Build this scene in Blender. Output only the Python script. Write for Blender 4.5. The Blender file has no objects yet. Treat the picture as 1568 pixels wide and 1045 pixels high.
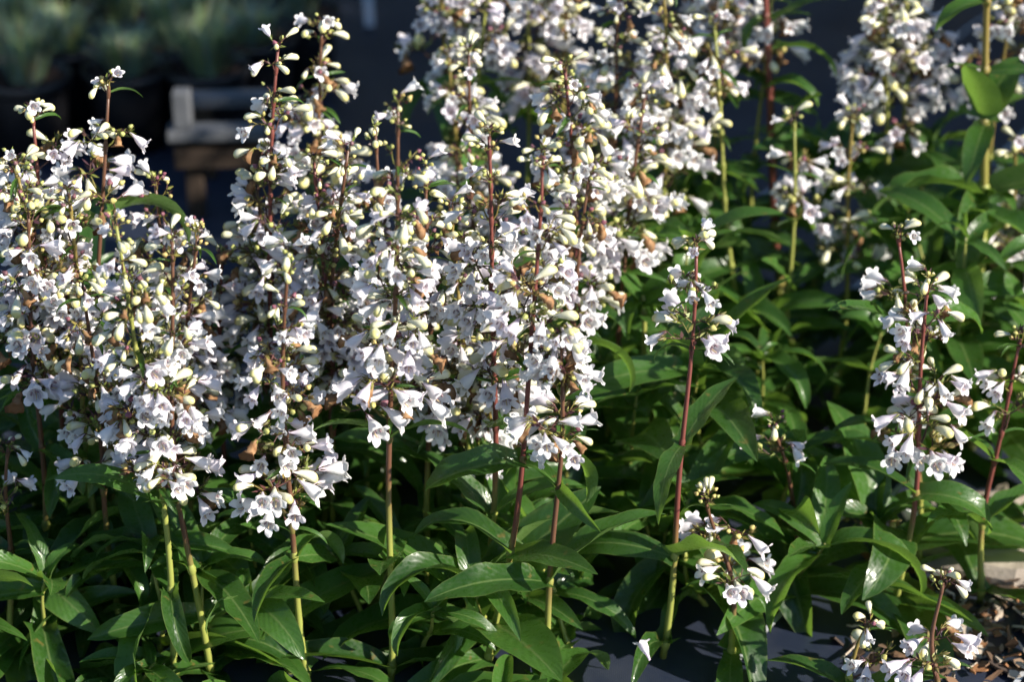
import bpy, math, random
import numpy as np
from mathutils import Vector, Matrix, Euler

S = bpy.context.scene
COL = S.collection
rnd = random.Random(11)
R = math.radians

# ------------------------------------------------------------------ camera
CAM_H, PITCH, FPX = 1.40, R(27.6), 3385.0          # metres, tilt down, focal length in photo pixels (1568 wide)
cam_d = bpy.data.cameras.new('camera')
cam = bpy.data.objects.new('camera', cam_d)
COL.objects.link(cam)
cam.location = (0, 0, CAM_H)
cam.rotation_euler = (math.pi / 2 - PITCH, 0, 0)
cam_d.sensor_width = 36.0
cam_d.lens = FPX / 1568 * 36.0
cam_d.clip_start, cam_d.clip_end = 0.02, 400.0
cam_d.dof.use_dof = True
cam_d.dof.focus_distance = 2.20
cam_d.dof.aperture_fstop = 2.9
S.camera = cam

# ------------------------------------------------------------------ sky and sun
TO_SUN = Vector((0.80, -0.36, 0.50)).normalized()   # low sun from the right, a little behind the camera
world = bpy.data.worlds.new('World')
S.world = world
world.use_nodes = True
wn = world.node_tree.nodes
sky = wn.new('ShaderNodeTexSky')
sky.sky_type = 'NISHITA'
sky.sun_disc = False
sky.air_density, sky.dust_density, sky.ozone_density = 1.3, 0.15, 4.0
sky.sun_elevation = math.asin(TO_SUN.z)
sky.sun_rotation = math.atan2(TO_SUN.x, TO_SUN.y)
world.node_tree.links.new(sky.outputs['Color'], wn['Background'].inputs['Color'])
wn['Background'].inputs['Strength'].default_value = 0.078
sun_d = bpy.data.lights.new('sun', 'SUN')
sun_d.energy = 5.0
sun_d.angle = R(0.53)
sun_d.color = (1.0, 0.93, 0.82)
sun = bpy.data.objects.new('sun', sun_d)
COL.objects.link(sun)
sun.rotation_euler = (-TO_SUN).to_track_quat('-Z', 'Y').to_euler()
sun.location = TO_SUN * 20

S.view_settings.view_transform = 'Standard'
S.view_settings.look = 'None'
S.view_settings.gamma = 1.0
S.view_settings.exposure = 1.05
S.view_settings.use_curve_mapping = False
S.render.engine = 'CYCLES'
S.cycles.max_bounces = 4
S.cycles.diffuse_bounces = 2
S.cycles.glossy_bounces = 2
S.cycles.transmission_bounces = 4
S.cycles.use_denoising = True
S.cycles.use_adaptive_sampling = True
S.cycles.adaptive_threshold = 0.025


# ------------------------------------------------------------------ helpers
def at(u, v, D):
    """photo pixel -> the point on the upright plane that stands D metres ahead of the camera"""
    a, b = (u - 784) / FPX, (522.5 - v) / FPX
    dy = math.cos(PITCH) + b * math.sin(PITCH)
    dz = -math.sin(PITCH) + b * math.cos(PITCH)
    t = D / dy
    return Vector((a * t, D, CAM_H + dz * t))


def on_ground(u, v, z=0.0):
    a, b = (u - 784) / FPX, (522.5 - v) / FPX
    dy = math.cos(PITCH) + b * math.sin(PITCH)
    dz = -math.sin(PITCH) + b * math.cos(PITCH)
    t = (z - CAM_H) / dz
    return Vector((a * t, dy * t, z))


class MB:
    """collects vertices, faces and one colour per vertex"""
    def __init__(self):
        self.v, self.f, self.c = [], [], []

    def add(self, verts, faces, col):
        o = len(self.v)
        self.v.extend([tuple(p) for p in verts])
        self.f.extend([tuple(i + o for i in f) for f in faces])
        if len(col) and not hasattr(col[0], '__len__'):
            col = [col] * len(verts)
        self.c.extend([tuple(c) for c in col])

    def tube(self, pts, radii, n, col, cap=True):
        pts = [Vector(p) for p in pts]
        verts, faces, cols = [], [], []
        ref = Vector((0.31, 0.87, 0.38))
        for i, p in enumerate(pts):
            d = (pts[min(i + 1, len(pts) - 1)] - pts[max(i - 1, 0)]).normalized()
            x = d.cross(ref).normalized()
            y = d.cross(x)
            for k in range(n):
                a = 2 * math.pi * k / n
                verts.append(p + (x * math.cos(a) + y * math.sin(a)) * radii[i])
                cols.append(col[i] if hasattr(col[0], '__len__') else col)
        for i in range(len(pts) - 1):
            for k in range(n):
                faces.append((i * n + k, i * n + (k + 1) % n, (i + 1) * n + (k + 1) % n, (i + 1) * n + k))
        if cap:
            faces.append(tuple(range(n - 1, -1, -1)))
            faces.append(tuple((len(pts) - 1) * n + k for k in range(n)))
        self.add(verts, faces, cols)

    def box(self, c, s, rz=0.0, col=(.5, .5, .5), rot=None):
        m = rot if rot else Matrix.Rotation(rz, 3, 'Z')
        vs = [Vector(c) + m @ Vector((s[0] * x / 2, s[1] * y / 2, s[2] * z / 2))
              for x in (-1, 1) for y in (-1, 1) for z in (-1, 1)]
        fs = [(0, 1, 3, 2), (4, 6, 7, 5), (0, 4, 5, 1), (2, 3, 7, 6), (0, 2, 6, 4), (1, 5, 7, 3)]
        self.add(vs, fs, col)

    def mesh(self, name, mat, smooth=True):
        me = bpy.data.meshes.new(name)
        me.from_pydata(self.v, [], self.f)
        ca = me.color_attributes.new('Col', 'FLOAT_COLOR', 'POINT')
        buf = np.ones((len(self.v), 4), dtype=np.float32)
        buf[:, :3] = np.array([c[:3] for c in self.c], dtype=np.float32)
        ca.data.foreach_set('color', buf.ravel())
        if smooth:
            me.polygons.foreach_set('use_smooth', [True] * len(me.polygons))
        me.materials.append(mat)
        me.update()
        return me


def link(name, mesh, parent=None, loc=(0, 0, 0), rot=(0, 0, 0), scale=1.0):
    o = bpy.data.objects.new(name, mesh)
    COL.objects.link(o)
    o.parent = parent
    o.location, o.rotation_euler = loc, rot
    o.scale = (scale, scale, scale) if not hasattr(scale, '__len__') else scale
    return o


def thing(name, label, cat, loc=(0, 0, 0), group=None, rz=0.0):
    o = bpy.data.objects.new(name, None)
    o.empty_display_size = 0.05
    COL.objects.link(o)
    o.location, o.rotation_euler = loc, (0, 0, rz)
    tag(o, label, cat, group)
    return o


def tag(o, label, cat, group=None):
    o['label'], o['category'] = label, cat
    if group:
        o['group'] = group


# ------------------------------------------------------------------ materials
def new_mat(name):
    m = bpy.data.materials.new(name)
    m.use_nodes = True
    nt = m.node_tree
    nt.nodes.clear()
    out = nt.nodes.new('ShaderNodeOutputMaterial')
    return m, nt, out


def nd(nt, t, **kw):
    n = nt.nodes.new(t)
    for k, v in kw.items():
        if k in n.inputs:
            n.inputs[k].default_value = v
        else:
            setattr(n, k, v)
    return n


def mixrgb(nt, fac, a, b, blend='MIX'):
    n = nt.nodes.new('ShaderNodeMix')
    n.data_type, n.blend_type = 'RGBA', blend
    for sock, val in ((n.inputs[0], fac), (n.inputs[6], a), (n.inputs[7], b)):
        if isinstance(val, bpy.types.NodeSocket):
            nt.links.new(val, sock)
        else:
            sock.default_value = val if not isinstance(val, tuple) else (*val[:3], 1)
    return n.outputs[2]


def ramp(nt, fac, stops):
    n = nt.nodes.new('ShaderNodeValToRGB')
    e = n.color_ramp.elements
    while len(e) < len(stops):
        e.new(0.5)
    for i, (p, c) in enumerate(stops):
        e[i].position = p
        e[i].color = (*c, 1) if hasattr(c, '__len__') else (c, c, c, 1)
    nt.links.new(fac, n.inputs[0])
    return n.outputs[0]


def leafy(nt, out, color, trans_color, trans, rough, spec=0.5, normal=None, coat=0.0):
    b = nt.nodes.new('ShaderNodeBsdfPrincipled')
    b.inputs['Roughness'].default_value = rough
    b.inputs['Specular IOR Level'].default_value = spec
    b.inputs['Coat Weight'].default_value = coat
    b.inputs['Coat Roughness'].default_value = 0.25
    t = nt.nodes.new('ShaderNodeBsdfTranslucent')
    nt.links.new(color, b.inputs['Base Color'])
    nt.links.new(trans_color, t.inputs['Color'])
    if normal:
        nt.links.new(normal, b.inputs['Normal'])
    mx = nt.nodes.new('ShaderNodeMixShader')
    mx.inputs[0].default_value = trans
    nt.links.new(b.outputs[0], mx.inputs[1])
    nt.links.new(t.outputs[0], mx.inputs[2])
    nt.links.new(mx.outputs[0], out.inputs['Surface'])
    return b


def mat_leaf(name, dark, light, under, rough=0.33, trans=0.42):
    m, nt, out = new_mat(name)
    at_ = nd(nt, 'ShaderNodeAttribute', attribute_name='Col')        # R along the blade, G across the blade (0.5 = midrib)
    sep = nd(nt, 'ShaderNodeSeparateColor')
    nt.links.new(at_.outputs['Color'], sep.inputs[0])
    oi = nd(nt, 'ShaderNodeObjectInfo')
    tc = nd(nt, 'ShaderNodeTexCoord')
    noise = nd(nt, 'ShaderNodeTexNoise', Scale=28.0, Detail=3.0)
    nt.links.new(tc.outputs['Object'], noise.inputs['Vector'])
    base = mixrgb(nt, oi.outputs['Random'], dark, light)
    base = mixrgb(nt, ramp(nt, noise.outputs['Fac'], [(.35, 0.0), (.75, .55)]), base, light)
    d = nd(nt, 'ShaderNodeMath', operation='SUBTRACT')
    d.inputs[1].default_value = 0.5
    nt.links.new(sep.outputs[1], d.inputs[0])
    ab = nd(nt, 'ShaderNodeMath', operation='ABSOLUTE')
    nt.links.new(d.outputs[0], ab.inputs[0])
    rib = ramp(nt, ab.outputs[0], [(0.0, .75), (.05, 0.0)])
    base = mixrgb(nt, rib, base, (0.15, 0.22, 0.07))
    spot = nd(nt, 'ShaderNodeTexNoise', Scale=85.0, Detail=2.0)
    nt.links.new(tc.outputs['Object'], spot.inputs['Vector'])
    base = mixrgb(nt, ramp(nt, spot.outputs['Fac'], [(.68, 0.0), (.74, .7)]), base, (0.17, 0.13, 0.035))
    edge = ramp(nt, ab.outputs[0], [(.44, 0.0), (.5, .35)])
    base = mixrgb(nt, edge, base, (0.16, 0.20, 0.05))
    geo = nd(nt, 'ShaderNodeNewGeometry')
    colr = mixrgb(nt, geo.outputs['Backfacing'], base, under)
    tcol = mixrgb(nt, 0.55, base, (0.30, 0.52, 0.06))
    # side veins: slanted ridges away from the midrib, plus a little quilting
    vv = nd(nt, 'ShaderNodeMath', operation='MULTIPLY_ADD')
    nt.links.new(ab.outputs[0], vv.inputs[0])
    vv.inputs[1].default_value = -0.5
    nt.links.new(sep.outputs[0], vv.inputs[2])
    sn = nd(nt, 'ShaderNodeMath', operation='MULTIPLY')
    nt.links.new(vv.outputs[0], sn.inputs[0])
    sn.inputs[1].default_value = 75.0
    si = nd(nt, 'ShaderNodeMath', operation='SINE')
    nt.links.new(sn.outputs[0], si.inputs[0])
    hs = nd(nt, 'ShaderNodeMath', operation='MULTIPLY_ADD')
    nt.links.new(si.outputs[0], hs.inputs[0])
    hs.inputs[1].default_value = 0.12
    nt.links.new(noise.outputs['Fac'], hs.inputs[2])
    bump = nd(nt, 'ShaderNodeBump', Strength=0.4, Distance=0.0012)
    nt.links.new(hs.outputs[0], bump.inputs['Height'])
    fine = nd(nt, 'ShaderNodeTexNoise', Scale=260.0, Detail=2.0)
    nt.links.new(tc.outputs['Object'], fine.inputs['Vector'])
    b = leafy(nt, out, colr, tcol, trans, rough, 0.5, bump.outputs[0])
    nt.links.new(ramp(nt, fine.outputs['Fac'], [(.30, .62), (.50, .36), (.70, .16)]), b.inputs['Roughness'])
    return m


def mat_vcol(name, rough=0.5, trans=0.0, tint=None, var=0.25, spec=0.4):
    """colour per vertex, varied a little from object to object"""
    m, nt, out = new_mat(name)
    a = nd(nt, 'ShaderNodeAttribute', attribute_name='Col')
    oi = nd(nt, 'ShaderNodeObjectInfo')
    r = ramp(nt, oi.outputs['Random'], [(0, 1 - var), (1, 1.0)])
    c = mixrgb(nt, 1.0, a.outputs['Color'], r, 'MULTIPLY')
    if tint:
        c = mixrgb(nt, ramp(nt, oi.outputs['Random'], [(.35, 0.0), (1, .6)]), c,
                   mixrgb(nt, 1.0, a.outputs['Color'], tint, 'MULTIPLY'))
    leafy(nt, out, c, c, trans, rough, spec)
    return m


def mat_stem():
    m, nt, out = new_mat('stem_skin')
    a = nd(nt, 'ShaderNodeAttribute', attribute_name='Col')
    sep = nd(nt, 'ShaderNodeSeparateColor')
    nt.links.new(a.outputs['Color'], sep.inputs[0])
    oi = nd(nt, 'ShaderNodeObjectInfo')
    tc = nd(nt, 'ShaderNodeTexCoord')
    mp = nd(nt, 'ShaderNodeMapping')
    mp.inputs['Scale'].default_value = (60, 60, 9)
    nt.links.new(tc.outputs['Object'], mp.inputs[0])
    noise = nd(nt, 'ShaderNodeTexNoise', Scale=1.0, Detail=2.0)
    nt.links.new(mp.outputs[0], noise.inputs['Vector'])
    s = nd(nt, 'ShaderNodeMath', operation='MULTIPLY_ADD')
    nt.links.new(noise.outputs['Fac'], s.inputs[0])
    s.inputs[1].default_value = 0.7
    nt.links.new(sep.outputs[0], s.inputs[2])
    fac = ramp(nt, s.outputs[0], [(.55, 0.0), (1.0, 1.0)])
    c = mixrgb(nt, fac, (0.25, 0.27, 0.06), oi.outputs['Color'])
    leafy(nt, out, c, c, 0.0, 0.42, 0.45)
    return m


def mat_plain(name, col, rough=0.6, spec=0.4, noise_scale=0, noise_amt=0.3, bump=0.0):
    m, nt, out = new_mat(name)
    b = nt.nodes.new('ShaderNodeBsdfPrincipled')
    b.inputs['Roughness'].default_value = rough
    b.inputs['Specular IOR Level'].default_value = spec
    b.inputs['Base Color'].default_value = (*col, 1)
    if noise_scale:
        tc = nd(nt, 'ShaderNodeTexCoord')
        n = nd(nt, 'ShaderNodeTexNoise', Scale=noise_scale, Detail=5.0)
        nt.links.new(tc.outputs['Object'], n.inputs['Vector'])
        c = mixrgb(nt, ramp(nt, n.outputs['Fac'], [(.3, 0.0), (.7, 1.0)]),
                   tuple(x * (1 - noise_amt) for x in col), tuple(min(1, x * (1 + noise_amt)) for x in col))
        nt.links.new(c, b.inputs['Base Color'])
        if bump:
            bp = nd(nt, 'ShaderNodeBump', Strength=bump, Distance=0.01)
            nt.links.new(n.outputs['Fac'], bp.inputs['Height'])
            nt.links.new(bp.outputs[0], b.inputs['Normal'])
    nt.links.new(b.outputs[0], out.inputs['Surface'])
    return m


def mat_fabric():
    m, nt, out = new_mat('woven_ground_cloth')
    b = nt.nodes.new('ShaderNodeBsdfPrincipled')
    tc = nd(nt, 'ShaderNodeTexCoord')
    dust = nd(nt, 'ShaderNodeTexNoise', Scale=5.0, Detail=6.0, Roughness=0.65)
    nt.links.new(tc.outputs['Object'], dust.inputs['Vector'])
    c = mixrgb(nt, ramp(nt, dust.outputs['Fac'], [(.4, 0.0), (.75, 1.0)]), (0.016, 0.022, 0.042), (0.042, 0.047, 0.064))
    nt.links.new(c, b.inputs['Base Color'])
    b.inputs['Roughness'].default_value = 0.36
    b.inputs['Specular IOR Level'].default_value = 0.35
    heights = []
    for ax in (0, 1):
        w = nd(nt, 'ShaderNodeTexWave', Scale=150.0, Distortion=0.8)
        w.bands_direction = 'XY'[ax]
        nt.links.new(tc.outputs['Object'], w.inputs['Vector'])
        heights.append(w.outputs['Fac'])
    ad = nd(nt, 'ShaderNodeMath', operation='ADD')
    nt.links.new(heights[0], ad.inputs[0])
    nt.links.new(heights[1], ad.inputs[1])
    bp = nd(nt, 'ShaderNodeBump', Strength=0.3, Distance=0.0006)
    nt.links.new(ad.outputs[0], bp.inputs['Height'])
    nt.links.new(bp.outputs[0], b.inputs['Normal'])
    nt.links.new(b.outputs[0], out.inputs['Surface'])
    return m


M_LEAF = mat_leaf('glossy_leaf', (0.014, 0.048, 0.009), (0.060, 0.148, 0.026), (0.115, 0.20, 0.055))
M_PETAL = mat_vcol('petal', 0.55, 0.40, tint=(0.97, 0.87, 1.0), var=0.03, spec=0.25)
M_BUD = mat_vcol('bud_skin', 0.42, 0.18, var=0.15, spec=0.4)
M_DRY = mat_vcol('dry_petal', 0.8, 0.25, var=0.5, spec=0.15)
M_BRANCH = mat_vcol('branch_and_calyx', 0.5, 0.12, tint=(1.15, 0.62, 0.85), var=0.3)
M_STEM = mat_stem()
M_FABRIC = mat_fabric()
M_MARK = mat_plain('faded_white_thread', (0.42, 0.43, 0.45), 0.6)
M_POT = mat_plain('black_pot_plastic', (0.008, 0.008, 0.010), 0.45, 0.5)
M_SOIL = mat_plain('bark_mulch', (0.045, 0.03, 0.024), 0.9, 0.2, 60, 0.6, 0.8)
M_WOOD = mat_plain('weathered_wood', (0.10, 0.105, 0.115), 0.75, 0.25, 14, 0.25, 0.3)
M_BOARD = mat_plain('brown_board', (0.05, 0.035, 0.025), 0.8, 0.2, 14, 0.35, 0.3)
M_STONE = mat_plain('pale_stone', (0.33, 0.28, 0.24), 0.85, 0.2, 22, 0.3, 0.6)
M_CHIP = mat_vcol('chip_and_dead_leaf', 0.85, 0.1, var=0.0)
M_TUFT = mat_vcol('blue_green_blade', 0.55, 0.25, var=0.3)

# ------------------------------------------------------------------ ground
def build_ground():
    n = 40
    mb = MB()
    g = random.Random(3)
    xs = [-60, -20, -6] + [-3 + 6 * i / (n - 1) for i in range(n)] + [6, 20, 60]
    ys = [-60, -20, -4] + [0.8 + 4.6 * i / (n - 1) for i in range(n)] + [8, 20, 90]
    vs, fs = [], []
    for y in ys:
        for x in xs:
            z = 0.0
            if -3 < x < 3 and 0.8 < y < 5.4:
                z = 0.006 * math.sin(4.1 * x + 1.3 * y) + 0.005 * math.sin(7.7 * y - 3.1 * x) + 0.002 * g.uniform(-1, 1)
            vs.append((x, y, z))
    w = len(xs)
    for j in range(len(ys) - 1):
        for i in range(w - 1):
            fs.append((j * w + i, j * w + i + 1, (j + 1) * w + i + 1, (j + 1) * w + i))
    mb.add(vs, fs, (1, 1, 1))
    o = link('ground', mb.mesh('ground', M_FABRIC))
    o['kind'] = 'structure'
    o['label'] = 'black woven weed cloth covering the ground'
    return o


def gz(x, y):
    return 0.006 * math.sin(4.1 * x + 1.3 * y) + 0.005 * math.sin(7.7 * y - 3.1 * x)


GROUND = build_ground()


def strip(p, q, w):
    mb = MB()
    d = (q - p)
    n = Vector((-d.y, d.x, 0)).normalized() * w / 2
    vs, fs = [], []
    k = 60
    for i in range(k + 1):
        c = p + d * i / k
        z = gz(c.x, c.y) + 0.005
        vs += [(c.x + n.x, c.y + n.y, z), (c.x - n.x, c.y - n.y, z)]
        if i:
            fs.append((2 * i - 2, 2 * i - 1, 2 * i + 1, 2 * i))
    mb.add(vs, fs, (1, 1, 1))
    link('marking_line', mb.mesh('marking_line', M_MARK), GROUND)


_a, _b = on_ground(1108, 1045), on_ground(1215, 925)
_d = (_b - _a).normalized()
for off in (-0.62, -0.31, 0.0, 0.31, 0.62):
    o_ = Vector((off, 0, 0))
    strip(_a + o_ - _d * 0.35, _a + o_ + _d * 2.9, 0.006)
strip(on_ground(566, 40), on_ground(560, -60), 0.018)

# ------------------------------------------------------------------ flower, bud, leaf meshes
MM = 0.001


def corolla(seed):
    g = random.Random(seed)
    n = 30
    fat = g.uniform(.92, 1.08)
    xs = [0, 2.5, 6, 9.5, 13, 16.5, 19]
    rs = [1.2, 1.4, 1.9, 3.4, 4.7, 5.2, 5.4]
    verts, cols, faces = [], [], []
    lob = [g.uniform(.88, 1.12) for _ in range(5)]
    tip = [g.uniform(-12, 12) for _ in range(5)]
    sag = g.uniform(0, 2.2)
    for j, (x, r) in enumerate(zip(xs, rs)):
        for k in range(n):
            th = 2 * math.pi * k / n
            belly = 1 + .12 * max(0, -math.cos(th)) * (j > 2)
            z = r * fat * math.cos(th) * belly * .93 - sag * (x / 19) ** 2
            verts.append((x, r * fat * math.sin(th), z))
            s = x / 19
            cols.append((.82 + .06 * s, .72 + .15 * s, .81 + .05 * s) if s < .45 else (.89, .88, .88))
    for q in range(1, 5):
        for k in range(n):
            th = 2 * math.pi * k / n
            li = int((k / n) * 5) % 5
            L = max(.05, abs(math.cos(2.5 * (th - R(36))))) ** .8
            low = max(0, -math.cos(th))
            ln = (5.2 + 2.4 * low) * lob[li] * L
            # bends outwards along the lobe
            x, rr = 19.0, 5.4 * fat
            for s in range(q):
                a = R((14 if low > .3 else 26) + (s / 3.0) * (55 if low > .3 else 75) + tip[li])
                x += ln / 4 * math.cos(a)
                rr += ln / 4 * math.sin(a)
            wav = .5 * math.sin(5 * th * 2 + seed) * (q / 4)
            verts.append((x + wav, rr * math.sin(th), rr * math.cos(th) * .96 - sag))
            cols.append((.90, .89, .89))
    for j in range(len(xs) + 3):
        for k in range(n):
            faces.append((j * n + k, j * n + (k + 1) % n, (j + 1) * n + (k + 1) % n, (j + 1) * n + k))
    mb = MB()
    mb.add([(a * MM, b * MM, c * MM) for a, b, c in verts], faces, cols)
    # four dark anthers and the bearded staminode in the throat
    for sy, sz in ((-1.6, 2.4), (1.6, 2.4), (-2.6, 1.0), (2.6, 1.0)):
        p = Vector((17.2, sy, sz - sag)) * MM
        mb.tube([Vector((8, sy * .6, sz * .4)) * MM, p], [.00025] * 2, 3, (.75, .72, .76), False)
        mb.tube([p, p + Vector((.9, 0, -.3)) * MM, p + Vector((1.9, 0, -.4)) * MM], [.0003, .0010, .0003], 5, (.36, .26, .28))
    mb.tube([Vector((8, 0, -2)) * MM, Vector((16, 0, -3 - sag)) * MM, Vector((20.5, 0, -2.6 - sag)) * MM],
            [.0003, .0006, .0004], 4, (.72, .60, .38))
    # thin purple guide lines on the floor of the throat
    for t in (-.55, -.2, .2, .55):
        pts = []
        for x, r in ((12, 4.3), (15.5, 5.2), (19, 5.6)):
            pts.append(Vector((x, r * math.sin(t) * .9, -r * math.cos(t) * .93 - sag * (x / 19) ** 2)) * MM)
        mb.tube(pts, [.00022] * 3, 3, (.58, .42, .60), False)
    return mb.mesh('flower', M_PETAL)


def lathe(profile, n, cols, bend=0.0, jit=0.0, seed=0, mat=None, name='bud'):
    g = random.Random(seed)
    vs, cs, fs = [], [], []
    for j, (x, r) in enumerate(profile):
        for k in range(n):
            a = 2 * math.pi * k / n
            rr = r * (1 + g.uniform(-jit, jit))
            vs.append(((x + g.uniform(-jit, jit) * 2) * MM, rr * math.sin(a) * MM, (rr * math.cos(a) - bend * (x / 10) ** 2) * MM))
            cs.append(cols[j])
    m = len(profile)
    for j in range(m - 1):
        for k in range(n):
            fs.append((j * n + k, j * n + (k + 1) % n, (j + 1) * n + (k + 1) % n, (j + 1) * n + k))
    fs.append(tuple((m - 1) * n + k for k in range(n)))
    mb = MB()
    mb.add(vs, fs, cs)
    return mb.mesh(name, mat)


FLOWERS = [corolla(i) for i in range(6)]
cream, yel, wht, grn = (.80, .78, .56), (.74, .68, .28), (.82, .80, .74), (.36, .42, .12)
BUDS = [
    lathe([(0, 1.1), (3, 1.5), (7, 2.7), (11, 3.7), (15, 4.1), (17.5, 3.3), (18.8, 1.2)], 12, [wht, wht, cream, cream, cream, yel, yel], 1.0, .03, 1, M_BUD),
    lathe([(0, 1.1), (3, 1.4), (6, 2.2), (10, 3.2), (13, 3.4), (15, 2.6), (16, .9)], 12, [wht, cream, cream, cream, cream, yel, yel], .6, .03, 2, M_BUD),
    lathe([(0, 1.0), (2, 1.3), (4.5, 2.2), (7.5, 2.7), (9.5, 2.2), (10.6, .8)], 10, [grn, yel, yel, cream, yel, yel], .2, .03, 3, M_BUD),
]
br1, br2 = (.28, .14, .065), (.46, .27, .14)
DRY = [
    lathe([(0, 1.2), (4, 2.4), (7, 3.6), (9, 3.0), (12, 4.4), (14, 5.6), (13, 3.0)], 11, [br2, br2, br1, br2, br2, br1, br1], 2.0, .42, 5, M_DRY, 'withered_flower'),
    lathe([(0, 1.0), (4, 2.2), (8, 2.4), (11, 4.4), (13, 4.8), (12, 2.0)], 10, [br1, br2, br2, br1, br2, br1], 3.0, .45, 6, M_DRY, 'withered_flower'),
]


def leaf_mesh(seed, bend, width, base, fold, twist, wave, L=0.1):
    g = random.Random(seed)
    nu, nv = 12, 6
    vs, cs, fs = [], [], []
    x = z = 0.0
    yaw = g.uniform(-.25, .25)
    for i in range(nu + 1):
        s = i / nu
        a = -bend * (s ** 1.35)
        if i:
            x += L / nu * math.cos(a)
            z += L / nu * math.sin(a)
        w = width * L * ((s + .02) ** .55) * ((1 - s) ** .8) * 1.75
        w = max(w, base * L * (1 - s) ** 3 * (1 if s < .5 else 0), .0006)
        tw = twist * s
        nx, nz = -math.sin(a), math.cos(a)
        for j in range(nv + 1):
            t = (j / nv) * 2 - 1
            off = w / 2 * t
            up = fold * w / 2 * (abs(t) ** 1.3) + wave * w * .35 * math.sin(s * 17 + seed + (1.7 if t > 0 else 0)) * abs(t) ** 2
            yy = off * math.cos(tw) - up * math.sin(tw)
            uu = off * math.sin(tw) + up * math.cos(tw)
            vs.append((x + nx * uu, yy + yaw * L * s * s * .5, z + nz * uu))
            cs.append((s, j / nv, 0))
    for i in range(nu):
        for j in range(nv):
            a0 = i * (nv + 1) + j
            fs.append((a0, a0 + nv + 1, a0 + nv + 2, a0 + 1))
    mb = MB()
    mb.add(vs, fs, cs)
    return mb.mesh('leaf', M_LEAF)


LEAVES = []
for i in range(20):
    g = random.Random(100 + i)
    LEAVES.append(leaf_mesh(i, g.choice([.5, .9, 1.3, 1.7, 2.2]), g.uniform(.26, .40), g.uniform(.12, .26),
                            g.uniform(.1, .8), g.uniform(-1.0, 1.0), g.uniform(.06, .30)))
BRACTS = [leaf_mesh(50 + i, .6 + .4 * i, .2, .16, .5, .2, .1) for i in range(4)]
BROAD = [leaf_mesh(70 + i, b, .46, .3, .25, .2, .08) for i, b in enumerate((.5, 1.0, 1.6))]

# ------------------------------------------------------------------ flowering branches (cymes)
def facing(d, roll=0.0):
    x = d.normalized()
    y = Vector((0, 0, 1)).cross(x)
    y = y.normalized() if y.length > .05 else Vector((0, 1, 0))
    z = x.cross(y)
    m = Matrix((x, y, z)).transposed()
    return (m @ Matrix.Rotation(roll, 3, 'X')).to_euler()


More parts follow.
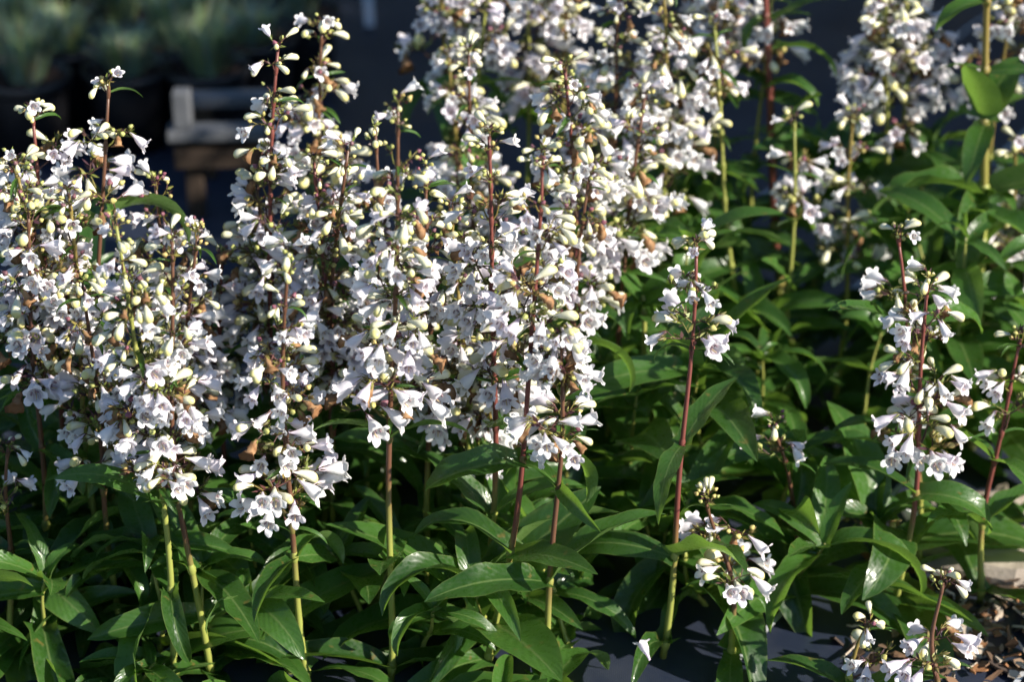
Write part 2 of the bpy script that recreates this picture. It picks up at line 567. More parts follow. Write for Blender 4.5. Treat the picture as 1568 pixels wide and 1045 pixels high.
def make_branch(seed, kind):
    """one cyme: mesh of stalk, bracts, calyces and green buds; and where its flowers and buds sit"""
    g = random.Random(seed)
    mb = MB()
    items = []
    purple, olive, gr, tiny = (.10, .05, .04), (.19, .19, .045), (.22, .27, .055), (.52, .54, .17)
    reach = {'low': g.uniform(.015, .029), 'mid': g.uniform(.012, .022), 'top': g.uniform(.006, .012)}[kind]
    rise = R(g.uniform(35, 65))
    P0 = Vector((0, 0, 0))
    P1 = Vector((math.cos(rise) * reach, g.uniform(-.25, .25) * reach, math.sin(rise) * reach))
    mb.tube([P0, P1 * .5 + Vector((.001, 0, -.002)), P1], [.0012, .001, .0008], 5, olive if g.random() < .6 else purple, False)
    tips = []
    nf = {'low': 4, 'mid': 3, 'top': 2}[kind]
    for i in range(nf):
        az = (i - (nf - 1) / 2) * R(75) + g.uniform(-.4, .4)
        el = R(g.uniform(5, 70))
        ln = {'low': g.uniform(.007, .017), 'mid': g.uniform(.006, .013), 'top': g.uniform(.004, .008)}[kind]
        d = Vector((math.cos(az) * math.cos(el), math.sin(az) * math.cos(el), math.sin(el)))
        P2 = P1 + d * ln
        mb.tube([P1, P2], [.0008, .0006], 4, olive if g.random() < .5 else purple, False)
        for k in range(g.choice([2, 2, 3]) if kind != 'top' else g.choice([1, 2])):
            az2 = az + g.uniform(-1.2, 1.2)
            e2 = R(g.uniform(-25, 55))
            d2 = Vector((math.cos(az2) * math.cos(e2), math.sin(az2) * math.cos(e2), math.sin(e2)))
            P3 = P2 + d2 * g.uniform(.004, .010)
            mb.tube([P2, P3], [.0006, .0006], 4, olive if g.random() < .5 else purple, False)
            tips.append((P3, d2, az2))
        # narrow pointed bracts at the fork
        for k in range(g.choice((5, 6, 7)) if kind != 'top' else 3):
            aa = az + g.uniform(-2.2, 2.2)
            e = Vector((math.cos(aa), math.sin(aa), g.uniform(-.2, 1.2))).normalized() * g.uniform(.005, .013)
            sd = e.cross(Vector((g.uniform(-1, 1), g.uniform(-1, 1), .7))).normalized() * g.uniform(.0010, .0021)
            q = P1.lerp(P2, g.uniform(.3, 1))
            mb.add([q, q + e * .45 + sd, q + e, q + e * .45 - sd], [(0, 1, 2, 3)],
                   g.choice((gr, gr, olive, purple, (.07, .035, .045))))
    pf = {'low': (.34, .57, .65, .82), 'mid': (.35, .62, .65, .80), 'top': (.14, .48, .49, .58)}[kind]
    for P, d, az in tips:
        q = g.random()
        ca = gr if g.random() < .7 else (.13, .07, .05)
        if q < pf[0]:
            what, pit = 'flower', R(g.uniform(-38, 8))
        elif q < pf[1]:
            what, pit = 'bud', R(g.uniform(-35, 30))
        elif q < pf[2]:
            what, pit = 'withered_flower', R(g.uniform(-70, -10))
        elif q < pf[3]:
            what, pit = 'calyx', R(g.uniform(0, 60))
        else:
            what, pit = 'tiny', R(g.uniform(0, 60))
        a = az * g.uniform(.7, 1.2) + g.uniform(-.35, .35)
        fd = Vector((math.cos(a) * math.cos(pit), math.sin(a) * math.cos(pit), math.sin(pit)))
        # calyx: five pointed sepals
        ref = fd.cross(Vector((.2, .3, 1))).normalized()
        r2 = fd.cross(ref)
        cl, cr = (.0078, .0027) if what != 'tiny' else (.004, .0017)
        if what == 'calyx':
            cr *= 1.25
        for k in range(5):
            a0, a1, am = [2 * math.pi * (k + o) / 5 for o in (-.5, .5, 0)]
            p0 = P + (ref * math.cos(a0) + r2 * math.sin(a0)) * cr * .55 + fd * .0006
            p1 = P + (ref * math.cos(a1) + r2 * math.sin(a1)) * cr * .55 + fd * .0006
            pm = P + (ref * math.cos(am) + r2 * math.sin(am)) * cr * 1.15 + fd * cl * .55
            pt = P + (ref * math.cos(am) + r2 * math.sin(am)) * cr * 1.5 + fd * cl
            mb.add([P, p0, pm, p1, pt], [(0, 1, 2), (0, 2, 3), (1, 4, 2), (2, 4, 3)], ca)
        if what == 'tiny':
            rr = g.uniform(.0022, .0036)
            c = P + fd * .004
            mb.tube([P + fd * .001, P + fd * .003, c, c + fd * rr * 1.1], [rr * .5, rr, rr * .95, rr * .25], 6, tiny if g.random() < .75 else (.22, .10, .12))
        elif what == 'calyx':
            mb.tube([P, P + fd * .003, P + fd * .0065, P + fd * .010], [.0012, .0022, .0014, .0003], 5, (.16, .15, .05))
        else:
            mesh = {'flower': FLOWERS, 'bud': BUDS[:2] if kind != 'top' else BUDS, 'withered_flower': DRY}[what]
            items.append((what, g.choice(mesh), P + fd * .0008, facing(fd, g.uniform(-.35, .35)),
                          g.uniform(.90, 1.16) if what == 'flower' else g.uniform(.95, 1.35)))
    return mb.mesh('flower_branch', M_BRANCH), items


BR = {k: [make_branch(1000 * i + j, k) for j in range(9)] for i, k in enumerate(('low', 'mid', 'top'))}


def place_branch(parent, kind, loc, az, tilt, scale, g):
    me, items = g.choice(BR[kind])
    b = link('flower_branch', me, parent, loc, Euler((g.uniform(-.15, .15), tilt, az)), scale)
    for what, m, p, e, s in items:
        link(what, m, b, p, e, s)


# ------------------------------------------------------------------ stalks
REDS = [(0.155, 0.045, 0.035), (0.11, 0.05, 0.028), (0.20, 0.15, 0.04), (0.24, 0.25, 0.06)]   # red, brown, tan, green


def path_at(pts, t):
    i = min(int(t * (len(pts) - 1)), len(pts) - 2)
    f = t * (len(pts) - 1) - i
    return pts[i].lerp(pts[i + 1], f), (pts[i + 1] - pts[i]).normalized()


def make_stem(root, pts, r0, r1, red, redfrom=.35, joints=()):
    mb = MB()
    n = len(pts)
    rad = [r0 + (r1 - r0) * i / (n - 1) for i in range(n)]
    cols = [((max(0, min(1, (i / (n - 1) - redfrom) / .4 + .35)),) * 3) for i in range(n)]
    mb.tube(pts, rad, 7, cols)
    for t in joints:                                   # swollen leaf joints
        p, d = path_at(pts, min(t, .999))
        r = r0 + (r1 - r0) * t
        c = max(0, min(1, (t - redfrom) / .4 + .1))
        mb.tube([p - d * .006, p - d * .002, p + d * .003, p + d * .008], [r * .9, r * 1.35, r * 1.45, r * .9], 7, (c, c, c), False)
    o = link('stem', mb.mesh('stem', M_STEM), root)
    o.color = (*red, 1)
    return o


def put_leaf(root, g, p, az, pitch, length, pool):
    m = g.choice(pool)
    link('leaf', m, root, p, Euler((g.gauss(0, .35), -pitch, az)), length / .1)


def stalk(label, base, top, pan, nodes, dens, red, group=None, leaves=True, seed=None, leaf_len=.13, bow=None, name='beardtongue_stalk',
          thick=1.0, broad=False, spread=1.0, skip_low=0.0, topnode=True, step=(.065, .105), pitch=(5, 52)):
    """base/top in world; pan = fraction of the stalk (from the top) that carries flowers"""
    g = random.Random(seed if seed is not None else rnd.random())
    root = thing(name, label, 'flower' if pan else 'plant', base, group)
    T = Vector(top) - Vector(base)
    H = T.length
    if bow is None:
        bow = Vector((g.uniform(-.02, .02), g.uniform(-.02, .02), 0))
    n = 15
    pts = []
    for i in range(n + 1):
        t = i / n
        wob = Vector((math.sin(t * 9 + base[0] * 40), math.cos(t * 8 + base[0] * 30), 0)) * .0022
        pts.append(T * t + bow * math.sin(math.pi * t) + wob * (t > 0))
    joints = []
    # leaves in crossed pairs below the flowers
    a0 = g.uniform(0, math.pi)
    if leaves:
        k = 0
        z = max(skip_low, .02)
        lim = H * (1 - pan) - .005
        while z < lim:
            p, d = path_at(pts, z / H)
            rel = z / max(lim, .01)
            joints.append(z / H)
            ln = leaf_len * (1.12 - .38 * rel) * g.uniform(.65, 1.25)
            for s in (0, math.pi):
                if g.random() < .95:
                    put_leaf(root, g, p, a0 + k * math.pi / 2 + s + g.uniform(-.35, .35), R(g.uniform(*pitch)), ln, BROAD if (broad and rel > .4) else LEAVES)
            z += g.uniform(*step)
            k += 1
        if not pan:                                    # a rosette of young leaves closes the tip
            p, d = path_at(pts, 1.0)
            for q in range(5):
                put_leaf(root, g, p - d * (.004 + .005 * (q // 2)), a0 + q * 1.72 + g.uniform(-.3, .3), R((g.uniform(35, 80) if max(pitch) > 28 else g.uniform(20, 55)) - 8 * q),
                         leaf_len * (.34 + .13 * q) * g.uniform(.8, 1.2), LEAVES)
        if pan:
            p, d = path_at(pts, 1 - pan)
            for s in (0, math.pi):
                put_leaf(root, g, p, a0 + k * math.pi / 2 + s, R(g.uniform(10, 40)), g.uniform(.035, .06), BRACTS)
    if pan:
        for i in range(nodes):
            f = i / max(nodes - 1, 1)
            t = 1 - pan * (1 - f * .93)
            joints.append(t)
            p, d = path_at(pts, t)
            kind = 'low' if f < .55 else ('mid' if f < .85 else 'top')
            az = a0 + i * math.pi / 2 + g.uniform(-.3, .3)
            sc = spread * (1.2 - .45 * f) * g.uniform(.88, 1.1)
            for s in (0, math.pi):
                for rep in range(2 if g.random() < dens - 1 else 1):
                    if g.random() < dens:
                        place_branch(root, kind, p + d * (.012 * rep), az + s + rep * g.uniform(.7, 1.2) * g.choice((-1, 1)),
                                     g.uniform(-.28, .30), sc, g)
            for _ in range(g.choice((0, 1, 2))):
                put_leaf(root, g, p, az + math.pi / 2 * g.choice((-1, 1)), R(g.uniform(10, 40)), g.uniform(.022, .045), BRACTS)
        if topnode:
            p, d = path_at(pts, 1.0)
            for s in range(2):
                place_branch(root, 'top', p - d * .004, s * math.pi + a0, -.5, .8, g)
    make_stem(root, pts, .0039 * thick, .0016 * thick, red, .25 if red in REDS[:2] else .5, joints)
    return root


def px_stalk(label, ut, vt, ub, vb, D, vend, dens=1.0, red=0, group=None, dtop=0.0, **kw):
    """top pixel, a lower pixel on the same stalk, metres ahead of the camera, pixel row where the flowers end"""
    t = at(ut, vt, D)
    b = at(ub, vb, D)
    s = t.z / max(t.z - b.z, 1e-3)
    base = t + (b - t) * s
    base.z = gz(base.x, base.y) - .004
    e = at(ut, vend, D)
    pan = min(.9, max(.05, (t.z - e.z) / t.z))
    plen = t.z - e.z
    nodes = kw.pop('nodes', max(2, round(plen / .035)))
    t.y += dtop
    return stalk(label, base, t, pan, nodes, dens, REDS[red], group, **kw)


G_LEFT = 'flowering stalks of the dense left clump'
G_MID = 'flowering stalks of the dense middle clump'
G_BACK = 'tall flowering stalks behind the main clump'

# label, top u, v, lower u, v, distance, flowers end at row, density, stem colour
TABLE = [
    # the front stalks whose stems show down to the leaves
    ('white-flowered stalk with yellow-green stem leaning over the shaded leaves below the left clump', 175, 345, 262, 980, 1.89, 745, 1.35, 3, None),
    ('white-flowered stalk whose brown-green stem carries a drooping clasping leaf pair under its flowers', 262, 370, 318, 960, 1.90, 770, 1.35, 1, None),
    ('stalk with dark red-brown stem and loose lowest white flowers hanging over dark leaves', 440, 395, 468, 940, 1.88, 820, 1.05, 1, None),
    ('tall stalk with bright red upper stem topped by a narrow spire beside the pallet wood', 428, 75, 445, 620, 2.14, 520, 1.15, 0, None),
    ('tall straight stalk with brown stem, folded drooping leaf and long dense white flower spire', 612, 165, 600, 960, 1.89, 660, 1.35, 1, None),
    ('stalk with red stem turning yellow-green below a leaf pair, white flowers above', 828, 240, 750, 980, 1.91, 560, 1.25, 0, None),
    ('slender red-stemmed stalk standing just behind the brown-stemmed flower spires', 745, 210, 740, 820, 1.97, 590, 1.05, 0, None),
    ('stalk with dark red bare lower stem under a wide cluster with brown withered flowers', 862, 520, 832, 1000, 1.88, 685, 1.3, 1, None),
    ('bare-necked brown-stemmed stalk rising at the right edge of the main flower mass', 985, 150, 938, 600, 2.26, 400, 1.25, 1, None),
    ('solitary slender stalk with purple-red stem and few lilac-white bells against dark leaves', 1066, 378, 1040, 700, 1.94, 530, .97, 0, None),
    ('short leaning stalk with lilac-white bells standing over the bare ground cloth', 1082, 768, 1112, 960, 1.93, 905, .85, 1, None),
    ('short thin stalk of mostly green buds with one white bell over the ground cloth', 1180, 655, 1206, 900, 2.03, 715, .75, 1, None),
    ('isolated stalk with dark stem and full loose panicle of white bells and buds', 1418, 432, 1382, 830, 2.02, 690, 1.05, 0, None),
    ('stalk with dark red tip overtopping the isolated full panicle beside it', 1372, 362, 1400, 780, 2.10, 470, .9, 0, None),
    ('thin dark stalk with sparse white bells rising beside the pale stone', 1566, 520, 1520, 800, 2.05, 660, .5, 0, None),
    ('very short stalk with drooping lilac-white bells standing before the wood chips', 1440, 893, 1442, 1040, 1.86, 1000, .93, 1, None),
    ('tiny bud-laden stalk with one open bell low by the ground cloth edge', 1332, 965, 1330, 1040, 1.86, 1040, .7, 2, None),
    ('tiny stalk of green buds between broad leaves under the isolated panicle', 1336, 748, 1342, 830, 2.12, 810, .45, 1, None),
    ('pale green stalk carrying mostly unopened buds among the tall leafy stems', 1218, 185, 1208, 470, 2.38, 330, .6, 3, None),
    ('green-stemmed stalk with loose buds and few bells beside the thick tan stem', 1092, 40, 1122, 330, 2.42, 245, .7, 3, None),
    ('stalk with dense lower flower cluster and budded tip, standing before the tallest white spire', 1306, 180, 1288, 480, 2.42, 400, .95, 2, None),
    ('tallest densest white flower spire rising on paired green stems', 1362, -150, 1385, 300, 2.52, 200, 1.5, 3, None),
    ('dense white flower spire twinned with the tallest one, on its own green stem', 1392, -60, 1380, 330, 2.57, 150, 1.4, 3, None),
    ('white-flowered stalk with tan stem beside the thick bare stem with big round leaf', 1560, -60, 1535, 250, 2.50, 160, 1.25, 2, None),
    ('blurred white-flowered stalk behind the thin sparse one by the pale stone', 1552, 225, 1535, 480, 2.45, 470, .95, 2, None),
    ('small two-tiered stalk with open bells and yellow buds dark against the nursery pots', 168, 132, 175, 420, 2.12, 300, .75, 1, None),
    ('stalk with purple-red top and bells hanging both sides before the black pots', 46, 175, 65, 420, 2.10, 330, .95, 0, None),
    ('dense stalk with yellowish buds leaning behind the red-stemmed spire', 492, 45, 500, 420, 2.30, 330, 1.2, 1, None),
    ('stalk with purple budded tip in the middle of the flower mass', 868, 105, 850, 520, 2.20, 420, 1.3, 0, None),
    ('stalk with white bells and bent pale stem at the outer left of the clump', 20, 255, 92, 620, 2.06, 520, 1.25, 2, None),
    ('short shaded stalk of white bells low beside the hanging broad leaves', 12, 690, 20, 980, 1.96, 770, .9, 1, None),
    # left clump
    ('', 105, 300, 135, 700, 2.05, 620, 1.35, 2, G_LEFT),
    ('', 240, 285, 250, 700, 2.12, 560, 1.35, 1, G_LEFT),
    ('', 300, 360, 300, 800, 2.07, 660, 1.3, 1, G_LEFT),
    ('', 130, 440, 175, 900, 1.98, 730, 1.25, 1, G_LEFT),
    ('', 40, 330, 75, 700, 2.16, 520, 1.15, 2, G_LEFT),
    ('', 335, 395, 345, 800, 2.14, 640, 1.25, 0, G_LEFT),
    ('', 40, 330, 60, 700, 2.02, 600, 1.2, 1, G_LEFT),
    # middle clump
    ('', 480, 250, 490, 800, 2.12, 600, 1.25, 0, G_MID),
    ('', 905, 270, 885, 700, 2.14, 500, 1.25, 1, G_MID),
    ('', 690, 320, 690, 850, 2.06, 660, 1.2, 2, G_MID),
    ('', 575, 200, 590, 700, 2.16, 560, 1.2, 1, G_MID),
    ('', 530, 230, 520, 700, 2.10, 600, 1.3, 1, G_MID),
    ('', 655, 260, 655, 800, 2.06, 640, 1.3, 1, G_MID),
    ('', 715, 85, 725, 600, 2.30, 480, 1.25, 1, G_MID),
    ('', 395, 290, 405, 700, 2.16, 560, 1.2, 1, G_MID),
    ('', 735, 480, 725, 900, 2.06, 700, 1.0, 2, G_MID),
    # back
    ('', 672, -120, 700, 330, 2.55, 110, 1.3, 2, G_BACK),
    ('', 752, -90, 750, 330, 2.50, 110, 1.3, 3, G_BACK),
    ('', 800, -60, 790, 330, 2.56, 150, 1.2, 3, G_BACK),
    ('', 880, -70, 870, 330, 2.56, 160, 1.25, 2, G_BACK),
    ('', 945, -40, 930, 330, 2.44, 260, 1.3, 1, G_BACK),
    ('', 1015, -40, 1000, 400, 2.40, 330, 1.35, 2, G_BACK),
    ('', 1065, -110, 1050, 300, 2.58, 130, 1.3, 1, G_BACK),
    ('', 1125, -100, 1110, 300, 2.56, 110, 1.2, 2, G_BACK),
    ('', 690, 90, 680, 420, 2.46, 300, 1.2, 2, G_BACK),
    ('', 1180, -10, 1160, 200, 2.56, 110, .8, 3, G_BACK),
]
KEYS = ['leaning yellow-green stem', 'clasping-leaved brown-green stem', 'dark-stemmed low-flowering stalk', 'bright red spire', 'tall straight dense spire', 'red and yellow-green stem', 'slender red-stemmed stalk', 'bare dark red stem', 'bare-necked brown stalk', 'solitary lilac-belled stalk', 'short leaning stalk', 'short thin budded stalk', 'isolated full panicle', 'red-tipped stalk', 'thin sparse stalk', 'very short chip-side stalk', 'tiny cloth-edge stalk', 'tiny green-budded stalk', 'pale green budded stalk', 'loose green-stemmed stalk', 'dense low-clustered stalk', 'tallest white spire', 'twin white spire', 'tan round-leaf-side stalk', 'blurred stone-side stalk', 'two-tiered pot-side stalk', 'purple-topped pot-side stalk', 'yellow-budded stalk', 'purple-tipped stalk', 'bent pale outer stalk', 'short shaded stalk']
KEYPOS = []


def near_key(p, two=False):
    order = sorted(range(len(KEYPOS)), key=lambda q: (KEYPOS[q] - p).xy.length)
    q = order[0]
    d = p - KEYPOS[q]
    if two:
        # the closest named stalk on either side
        other = [w for w in order[1:8] if (KEYPOS[w] - p).xy.dot(d.xy) > 0] or order[1:]
        return KEYS[q], KEYS[other[0]]
    return KEYS[q], ('in front of' if d.y < -abs(d.x) * .7 else 'behind' if d.y > abs(d.x) * .7 else 'beside')


LEADS = {G_LEFT: 'white-flowered stalk', G_MID: 'dense white-flowered stalk', G_BACK: 'tall white-flowered stalk'}
TWIN = {}
for row in TABLE:
    lab, ut, vt, ub, vb, D, ve, dens, red, grp = row
    if grp:
        t, b = at(ut, vt, D), at(ub, vb, D)
        lab = '%s between the %s and the %s' % ((LEADS[grp],) + near_key(t + (b - t) * (t.z / (t.z - b.z)), True))
        dens = 1.08 + (dens - 1) * .5
    elif dens > 1:
        dens += .15
    o = px_stalk(lab, ut, vt, ub, vb, D, ve, dens, red, grp, seed=int(ut * 7 + vt * 3 + 5000), step=(.10, .15) if D < 1.98 and not grp else (.065, .105))
    if grp:
        TWIN.setdefault(lab, []).append(o)
    if not grp:
        KEYPOS.append(o.location.copy())
# thick stems whose tops are out of the picture, and the leafy one with the cut top
def px_bare(label, ut, vt, ub, vb, D, red, thick, **kw):
    t, b = at(ut, vt, D), at(ub, vb, D)
    s = t.z / (t.z - b.z)
    base = t + (b - t) * s
    base.z = gz(base.x, base.y) - .004
    return stalk(label, base, t, 0, 0, 1, REDS[red], None, thick=thick, **kw)


BARE = []
BARE.append(px_bare('thick tan stem with big rounded clasping leaves over dark cloth', 1518, -160, 1500, 320, 2.40, 2, 1.9, broad=True, seed=5, leaf_len=.10))
BARE.append(px_bare('thick pinkish-brown stem with pairs of curved pointed leaves behind the budded stalks', 1172, -160, 1192, 160, 2.52, 0, 1.8, seed=8, leaf_len=.10))
BARE.append(px_bare('yellow-green leafy stem ending in a cupped leaf pair beside the solitary lilac-belled stalk', 984, 455, 986, 590, 2.22, 3, 1.5, broad=True, seed=9, leaf_len=.09))

# the big leaves that stand out on the thick stems
def big_leaf(o, u, v, D, az, pitch, length, mesh):
    p = at(u, v, D)
    link('leaf', mesh, o, p - o.location, Euler((0, -pitch, az)), length / .1)


ROUND = leaf_mesh(91, .5, .80, .5, .25, .1, .05)
big_leaf(BARE[0], 1506, 182, 2.40, R(228), R(76), .085, ROUND)
big_leaf(BARE[0], 1506, 182, 2.40, R(50), R(62), .085, ROUND)
big_leaf(BARE[0], 1500, 300, 2.40, R(190), R(35), .15, LEAVES[3])
big_leaf(BARE[0], 1500, 300, 2.40, R(250), R(10), .15, LEAVES[5])
big_leaf(BARE[0], 1500, 300, 2.40, R(-10), R(30), .12, ROUND)
big_leaf(BARE[1], 1183, 30, 2.52, R(5), R(35), .10, LEAVES[0])
big_leaf(BARE[1], 1188, 75, 2.52, R(-20), R(25), .09, LEAVES[6])
big_leaf(BARE[1], 1192, 200, 2.52, R(-30), R(60), .085, ROUND)
big_leaf(BARE[2], 984, 465, 2.22, R(170), R(55), .08, ROUND)
big_leaf(BARE[2], 984, 465, 2.22, R(10), R(45), .08, ROUND)

# ------------------------------------------------------------------ leafy shoots without flowers
G_SHOOT = 'leafy shoots without flowers'
g = random.Random(77)
count = 0
KIN = {}
for D in (1.76, 1.84, 1.93, 1.99, 2.05, 2.13, 2.21, 2.30, 2.40, 2.50, 2.60, 2.70):
    x = -0.62 * D / 2
    while x < .66 * D / 2:
        X, Y = x + g.uniform(-.035, .035), D + g.uniform(-.03, .03)
        x += .095 if D < 2.08 else .105
        right = X > .13
        if right and X < .36 and Y < 2.02:
            continue                                   # bare cloth in front on the right
        if X > .34 and Y < 2.24 and (Y < 1.97 or g.random() < .7):
            continue                                   # stone and chips
        if X < -.25 and Y > (2.25 if X > -.5 else 2.4):
            continue                                   # behind the left clump the cloth is bare
        if -.25 <= X < .1 and Y > 2.42:
            continue
        if right and Y > 2.42 and g.random() < .15:
            continue
        h = g.uniform(.02, .05) if Y < 1.9 else g.uniform(.06, .14)
        if right:
            h = g.uniform(.20, .36) if Y > 2.15 else g.uniform(.10, .18)
        elif Y > 2.09:
            h = g.uniform(.16, .27)
        base = Vector((X, Y, gz(X, Y) - .004))
        top = base + Vector((g.uniform(-.05, .05), g.uniform(-.06, .03), h))
        key, rel = near_key(base)
        lab = '%s leafy shoot %s the %s' % ('low' if h < .17 else 'knee-high' if h > .27 else 'medium-height', rel, key)
        KIN.setdefault(lab, []).append(stalk(lab, base, top, 0, 0, 1, REDS[3], G_SHOOT, seed=3000 + count, leaf_len=g.uniform(.12, .19), name='leafy_shoot', broad=g.random() < (.5 if right else .3), thick=.8,
              step=(.036, .06), pitch=(-15, 27) if Y < 1.9 else (-15, 55) if Y < 2.05 else (0, 65)))
        KIN[lab].sort(key=lambda q: min((k - q.location).xy.length for k in KEYPOS))
        count += 1
for lab, kin in TWIN.items():
    if len(kin) > 1:                                   # tell them apart by their own height
        kin.sort(key=lambda o: -max(c.location.z for c in o.children))
        for o, w in zip(kin, ('tallest', 'middle', 'lowest') if len(kin) > 2 else ('taller', 'lower')):
            o['label'] = w + ' ' + lab.replace('tall white', 'white').replace('dense white', 'white')
ORD = ('closest to it', 'second out from it', 'third out from it', 'fourth out from it', 'fifth out from it', 'sixth out from it')
for lab, kin in KIN.items():
    if len(kin) > 1:
        for q, o in enumerate(kin):
            o['label'] = lab + ', ' + ORD[min(q, 5)]

# ------------------------------------------------------------------ fallen flowers
for (u, v, z, lab) in ((995, 1012, .075, 'fallen white flower lying face up on leaves at the cloth edge'),
                       (1415, 650 + 180, .05, 'fallen lilac flower caught on a broad leaf beside the pink stem')):
    p = on_ground(u, v, z)
    o = link('fallen_flower', FLOWERS[1], None, p, (0.3, -.6, 2.0))
    tag(o, lab, 'flower')

# ------------------------------------------------------------------ stone, chips
def stone():
    g = random.Random(5)
    c = on_ground(1540, 835)
    mb = MB()
    n = 14
    prof = [(1.0, -.02), (1.02, .012), (.95, .024), (.55, .028)]
    vs, fs = [], []
    rad = [g.uniform(.8, 1.15) for _ in range(n)]
    for s, z in prof:
        for k in range(n):
            a = 2 * math.pi * k / n
            vs.append((math.cos(a) * .16 * rad[k] * s, math.sin(a) * .085 * rad[k] * s, z + g.uniform(-.002, .002)))
    for j in range(3):
        for k in range(n):
            fs.append((j * n + k, j * n + (k + 1) % n, (j + 1) * n + (k + 1) % n, (j + 1) * n + k))
    fs.append(tuple(3 * n + k for k in range(n)))
    mb.add(vs, fs, (1, 1, 1))
    o = link('flat_stone', mb.mesh('flat_stone', M_STONE, False), None, (c.x + .03, c.y, gz(c.x, c.y)))
    tag(o, 'flat pale tan stone lying on the cloth beside the plants', 'stone')


stone()


def chips():
    g = random.Random(9)
    mb = MB()
    pal = [(.26, .12, .05), (.30, .20, .13), (.10, .06, .035), (.40, .33, .26), (.16, .09, .05), (.06, .04, .03)]
    for i in range(330):
        u, v = g.gauss(1520, 70), g.gauss(940, 60)
        if g.random() < .25:
            u, v = g.uniform(1300, 1568), g.uniform(760, 1040)
        p = on_ground(u, v)
        z = gz(p.x, p.y) + .003 + abs(g.gauss(0, .005))
        rot = Euler((g.gauss(0, .35), g.gauss(0, .35), g.uniform(0, 6.3))).to_matrix()
        l, w = abs(g.gauss(.011, .007)) + .003, abs(g.gauss(.004, .003)) + .0015
        k = g.choice((4, 5, 6))
        ring = [Vector((l * math.cos(6.283 * q / k + g.uniform(-.3, .3)) * g.uniform(.6, 1), w * math.sin(6.283 * q / k) * g.uniform(.6, 1.2),
                        g.uniform(-.0015, .003))) for q in range(k)]
        th = Vector((0, 0, -g.uniform(.0008, .003)))
        c = Vector((p.x, p.y, z))
        vs = [c + rot @ q for q in ring] + [c + rot @ (q + th) for q in ring]
        col = g.choice(pal)
        fs = [tuple(range(k))] + [(q, q + k, (q + 1) % k + k, (q + 1) % k) for q in range(k)]
        mb.add(vs, fs, col)
    o = link('wood_chips', mb.mesh('wood_chips', M_CHIP, False))
    o['kind'] = 'stuff'
    tag(o, 'scattered brown wood chips and dead leaf bits on the cloth', 'wood chips')


chips()

# ------------------------------------------------------------------ potted grasses and the low wooden bench behind
def pot_mesh(r, h):
    mb = MB()
    n = 28
    prof = [(r * .78, 0), (r * .93, h * .84), (r * .93, h * .86), (r * 1.02, h * .87), (r * 1.03, h * .995), (r * 1.0, h), (r * .96, h * .99), (r * .92, h * .80)]
    vs, fs = [], []
    for a_, z in prof:
        for k in range(n):
            a = 2 * math.pi * k / n
            vs.append((math.cos(a) * a_, math.sin(a) * a_, z))
    for j in range(len(prof) - 1):
        for k in range(n):
            fs.append((j * n + k, j * n + (k + 1) % n, (j + 1) * n + (k + 1) % n, (j + 1) * n + k))
    fs.append(tuple(range(n - 1, -1, -1)))
    mb.add(vs, fs, (1, 1, 1))
    return mb.mesh('pot', M_POT)


def soil_mesh(r, z):
    g = random.Random(2)
    mb = MB()
    vs, fs, n = [(0, 0, z + .006)], [], 18
    for j in (1, 2):
        for k in range(n):
            a = 2 * math.pi * k / n
            vs.append((math.cos(a) * r * j / 2, math.sin(a) * r * j / 2, z + g.uniform(-.005, .007) * (j == 1)))
    for k in range(n):
        fs.append((0, 1 + k, 1 + (k + 1) % n))
        fs.append((1 + k, 1 + n + k, 1 + n + (k + 1) % n, 1 + (k + 1) % n))
    mb.add(vs, fs, (1, 1, 1))
    for i in range(70):
        a, q = g.uniform(0, 6.28), r * .95 * math.sqrt(g.random())
        c = g.choice([(1, 1, 1)])
        mb.box((math.cos(a) * q, math.sin(a) * q, z + .008), (g.uniform(.006, .02), g.uniform(.004, .01), .004),
               rot=Euler((g.uniform(-.5, .5), g.uniform(-.5, .5), a * 3)).to_matrix(), col=c)
    return mb.mesh('soil', M_SOIL, False)


def tuft_mesh(seed, z0, hgt, r):
    g = random.Random(seed)
    mb = MB()
    pal = [(.26, .38, .27), (.30, .44, .25), (.24, .36, .32), (.38, .50, .18), (.36, .34, .20)]
    for i in range(260):
        a = g.uniform(0, 6.28)
        q = r * .35 * math.sqrt(g.random())
        p = Vector((math.cos(a) * q, math.sin(a) * q, z0))
        out = Vector((math.cos(a), math.sin(a), 0)) * g.uniform(.0, .06)
        h = hgt * g.uniform(.45, 1.1)
        w = g.uniform(.0015, .0030)
        sd = Vector((-math.sin(a + g.uniform(-1, 1)), math.cos(a), 0)) * w
        m = p + out * .35 + Vector((0, 0, h * .6))
        t = p + out * 1.1 + Vector((0, 0, h * g.uniform(.85, 1.0)))
        mb.add([p - sd, p + sd, m + sd, t, m - sd], [(0, 1, 2, 4), (4, 2, 3)], g.choice(pal))
    return mb.mesh('grass_tuft', M_TUFT)


PR, PH = .070, .135
POT, SOIL = pot_mesh(PR, PH), soil_mesh(PR * .925, PH * .86)
TUFTS = [tuft_mesh(40 + i, PH * .86, h, PR) for i, h in enumerate((.09, .11, .08, .12))]
g = random.Random(21)
front = on_ground(182, 112, PH)                    # rim of the pot that stands left of the wood
for j in range(5):
    for i in range(-5, 6):
        X, Y = front.x + i * .150 + j * .05 + g.uniform(-.012, .012), front.y + .02 * i + j * .155 + g.uniform(-.012, .012)
        if X > -.36 or X < -1.25:
            continue
        r = thing('potted_grass', 'black nursery pot with a bluish-green grassy tuft in the shaded rows', 'potted plant',
                  (X, Y, gz(X, Y) + .002), 'potted grasses in shaded rows', g.uniform(0, 6))
        link('pot', POT, r)
        link('soil', SOIL, r)
        link('grass_tuft', TUFTS[(i + j) % 4], r, (0, 0, 0), (0, 0, g.uniform(0, 6)), 1.0)['kind'] = 'stuff'


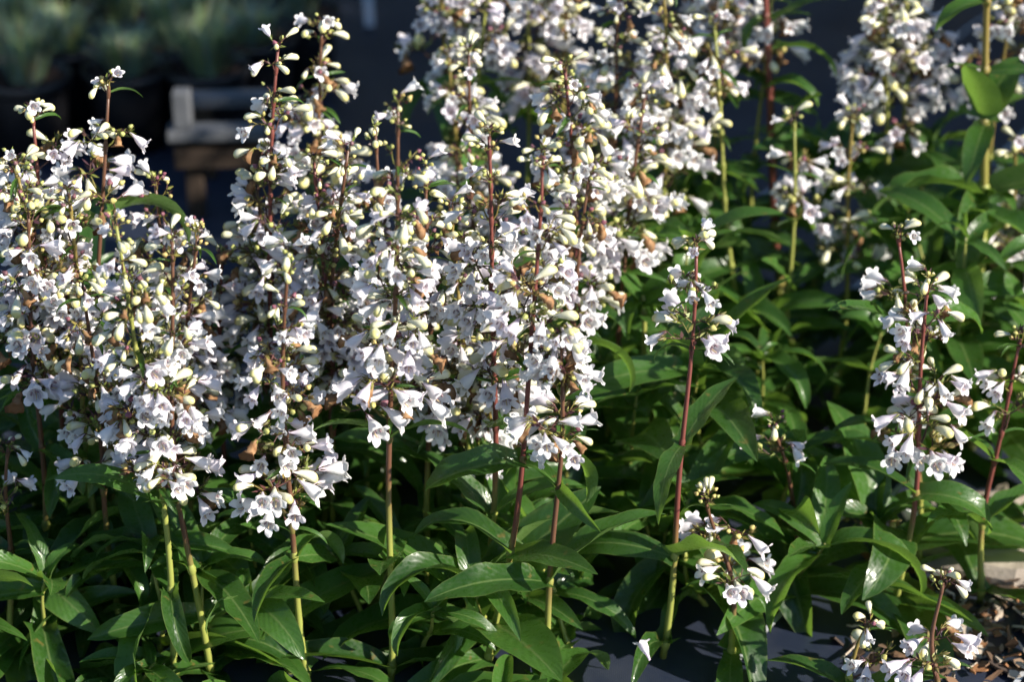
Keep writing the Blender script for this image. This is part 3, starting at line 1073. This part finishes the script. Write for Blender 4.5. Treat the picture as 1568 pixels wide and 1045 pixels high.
def bench():
    c = at(266, 194, 3.08)
    r = thing('low_wooden_stand', 'low weathered wooden stand with upright end post before the pots', 'stand', (c.x, c.y, 0))
    def part(name, cx, cy, cz, sx, sy, sz, m, rz=0.0):
        mb = MB()
        mb.box((cx, cy, cz), (sx, sy, sz), rz)
        o = link(name, mb.mesh(name, m, False), r)
        bv = o.modifiers.new('bevel', 'BEVEL')
        bv.width, bv.segments = .002, 2
    zt = c.z
    r.scale = (.85, .85, 1.0)
    part('rail', .075, 0, zt - .008, .17, .05, .016, M_WOOD, .06)
    part('rail', .075, .16, zt - .008, .17, .05, .016, M_WOOD, .06)
    part('post', .018, -.002, zt + .030, .030, .034, .058, M_WOOD)
    part('lower_board', .075, -.005, zt - .046, .15, .03, .03, M_BOARD, .06)
    for xx, yy in ((.03, .01), (.125, .02), (.03, .17), (.125, .18)):
        part('leg', xx, yy, (zt - .018) / 2, .03, .03, zt - .018, M_BOARD)


bench()

# ------------------------------------------------------------------ unseen added hedges: one shades pots and cloth, one blocks sky reflection
HEDGE_CORE = mat_plain('hedge_core', (.03, .035, .02), .9)
HEDGE_LEAF = mat_vcol('hedge_leaf', .5, .15)


def hedge(label, p0, along, L, W, Hh, n, loose=0, loose_top=0.0):
    """unseen hedge added to block light: dark core, leaves all over, looser shoots above to dapple the shade"""
    g = random.Random(4)
    sa = along.normalized()
    perp = Vector((-sa.y, sa.x, 0))
    root = thing('added_hedge', label, 'hedge', p0)
    core = MB()
    cen = sa * L / 2 + perp * (W / 2 + .1)
    core.box((cen.x, cen.y, Hh / 2), (L - .15, W - .15, Hh - .1), math.atan2(sa.y, sa.x), (.02, .04, .015))
    link('twigs', core.mesh('twigs', HEDGE_CORE, False), root)
    fol = MB()

    def leafquad(c, nrm):
        s = g.uniform(.025, .06)
        q = (nrm + Vector((g.uniform(-1, 1), g.uniform(-1, 1), g.uniform(-.6, 1)))).normalized().to_track_quat('Z', 'Y')
        vs = [c + q @ Vector(v) * s for v in ((-1, 0, 0), (0, -.4, .1), (1, 0, 0), (0, .4, .1))]
        fol.add(vs, [(0, 1, 2, 3)], (g.uniform(.03, .06), g.uniform(.06, .11), .03))
    up = Vector((0, 0, 1))
    for i in range(n):
        f = g.choice((0, 0, 1, 2, 3))
        a, b, z = g.uniform(0, L), g.uniform(0, W), g.uniform(.02, Hh)
        if f == 0:
            c, nrm = sa * a + up * z, -perp
        elif f == 1:
            c, nrm = perp * b + up * z, -sa
        elif f == 2:
            c, nrm = sa * L + perp * b + up * z, sa
        else:
            c, nrm = sa * a + perp * b + up * Hh, up
        leafquad(c + nrm * g.uniform(-.06, .08), nrm)
    for i in range(loose):
        z = Hh + (loose_top - Hh) * g.random() ** 1.4
        leafquad(sa * g.uniform(0, L) + perp * g.uniform(0, W) + up * z, up)
    o = link('foliage', fol.mesh('foliage', HEDGE_LEAF, False), root)
    o['kind'] = 'stuff'


_sa = Vector((TO_SUN.x, TO_SUN.y, 0)).normalized()
hedge('unseen hedge with loose top shoots, added to shade the pots and back cloth', Vector((0, 2.90, 0)) + _sa * 2.3, _sa, 1.6, 3.2, 1.75, 14000, 9000, 2.5)  # added out of view to cast shade on the pots and back cloth
hedge('unseen long tall hedge added behind the pots to block sky reflection', Vector((-7, 7.0, 0)), Vector((1, 0, 0)), 15.0, 1.0, 3.4, 22000)  # added out of view to keep pale horizon sky from reflecting in the cloth
print('objects', len(bpy.data.objects))
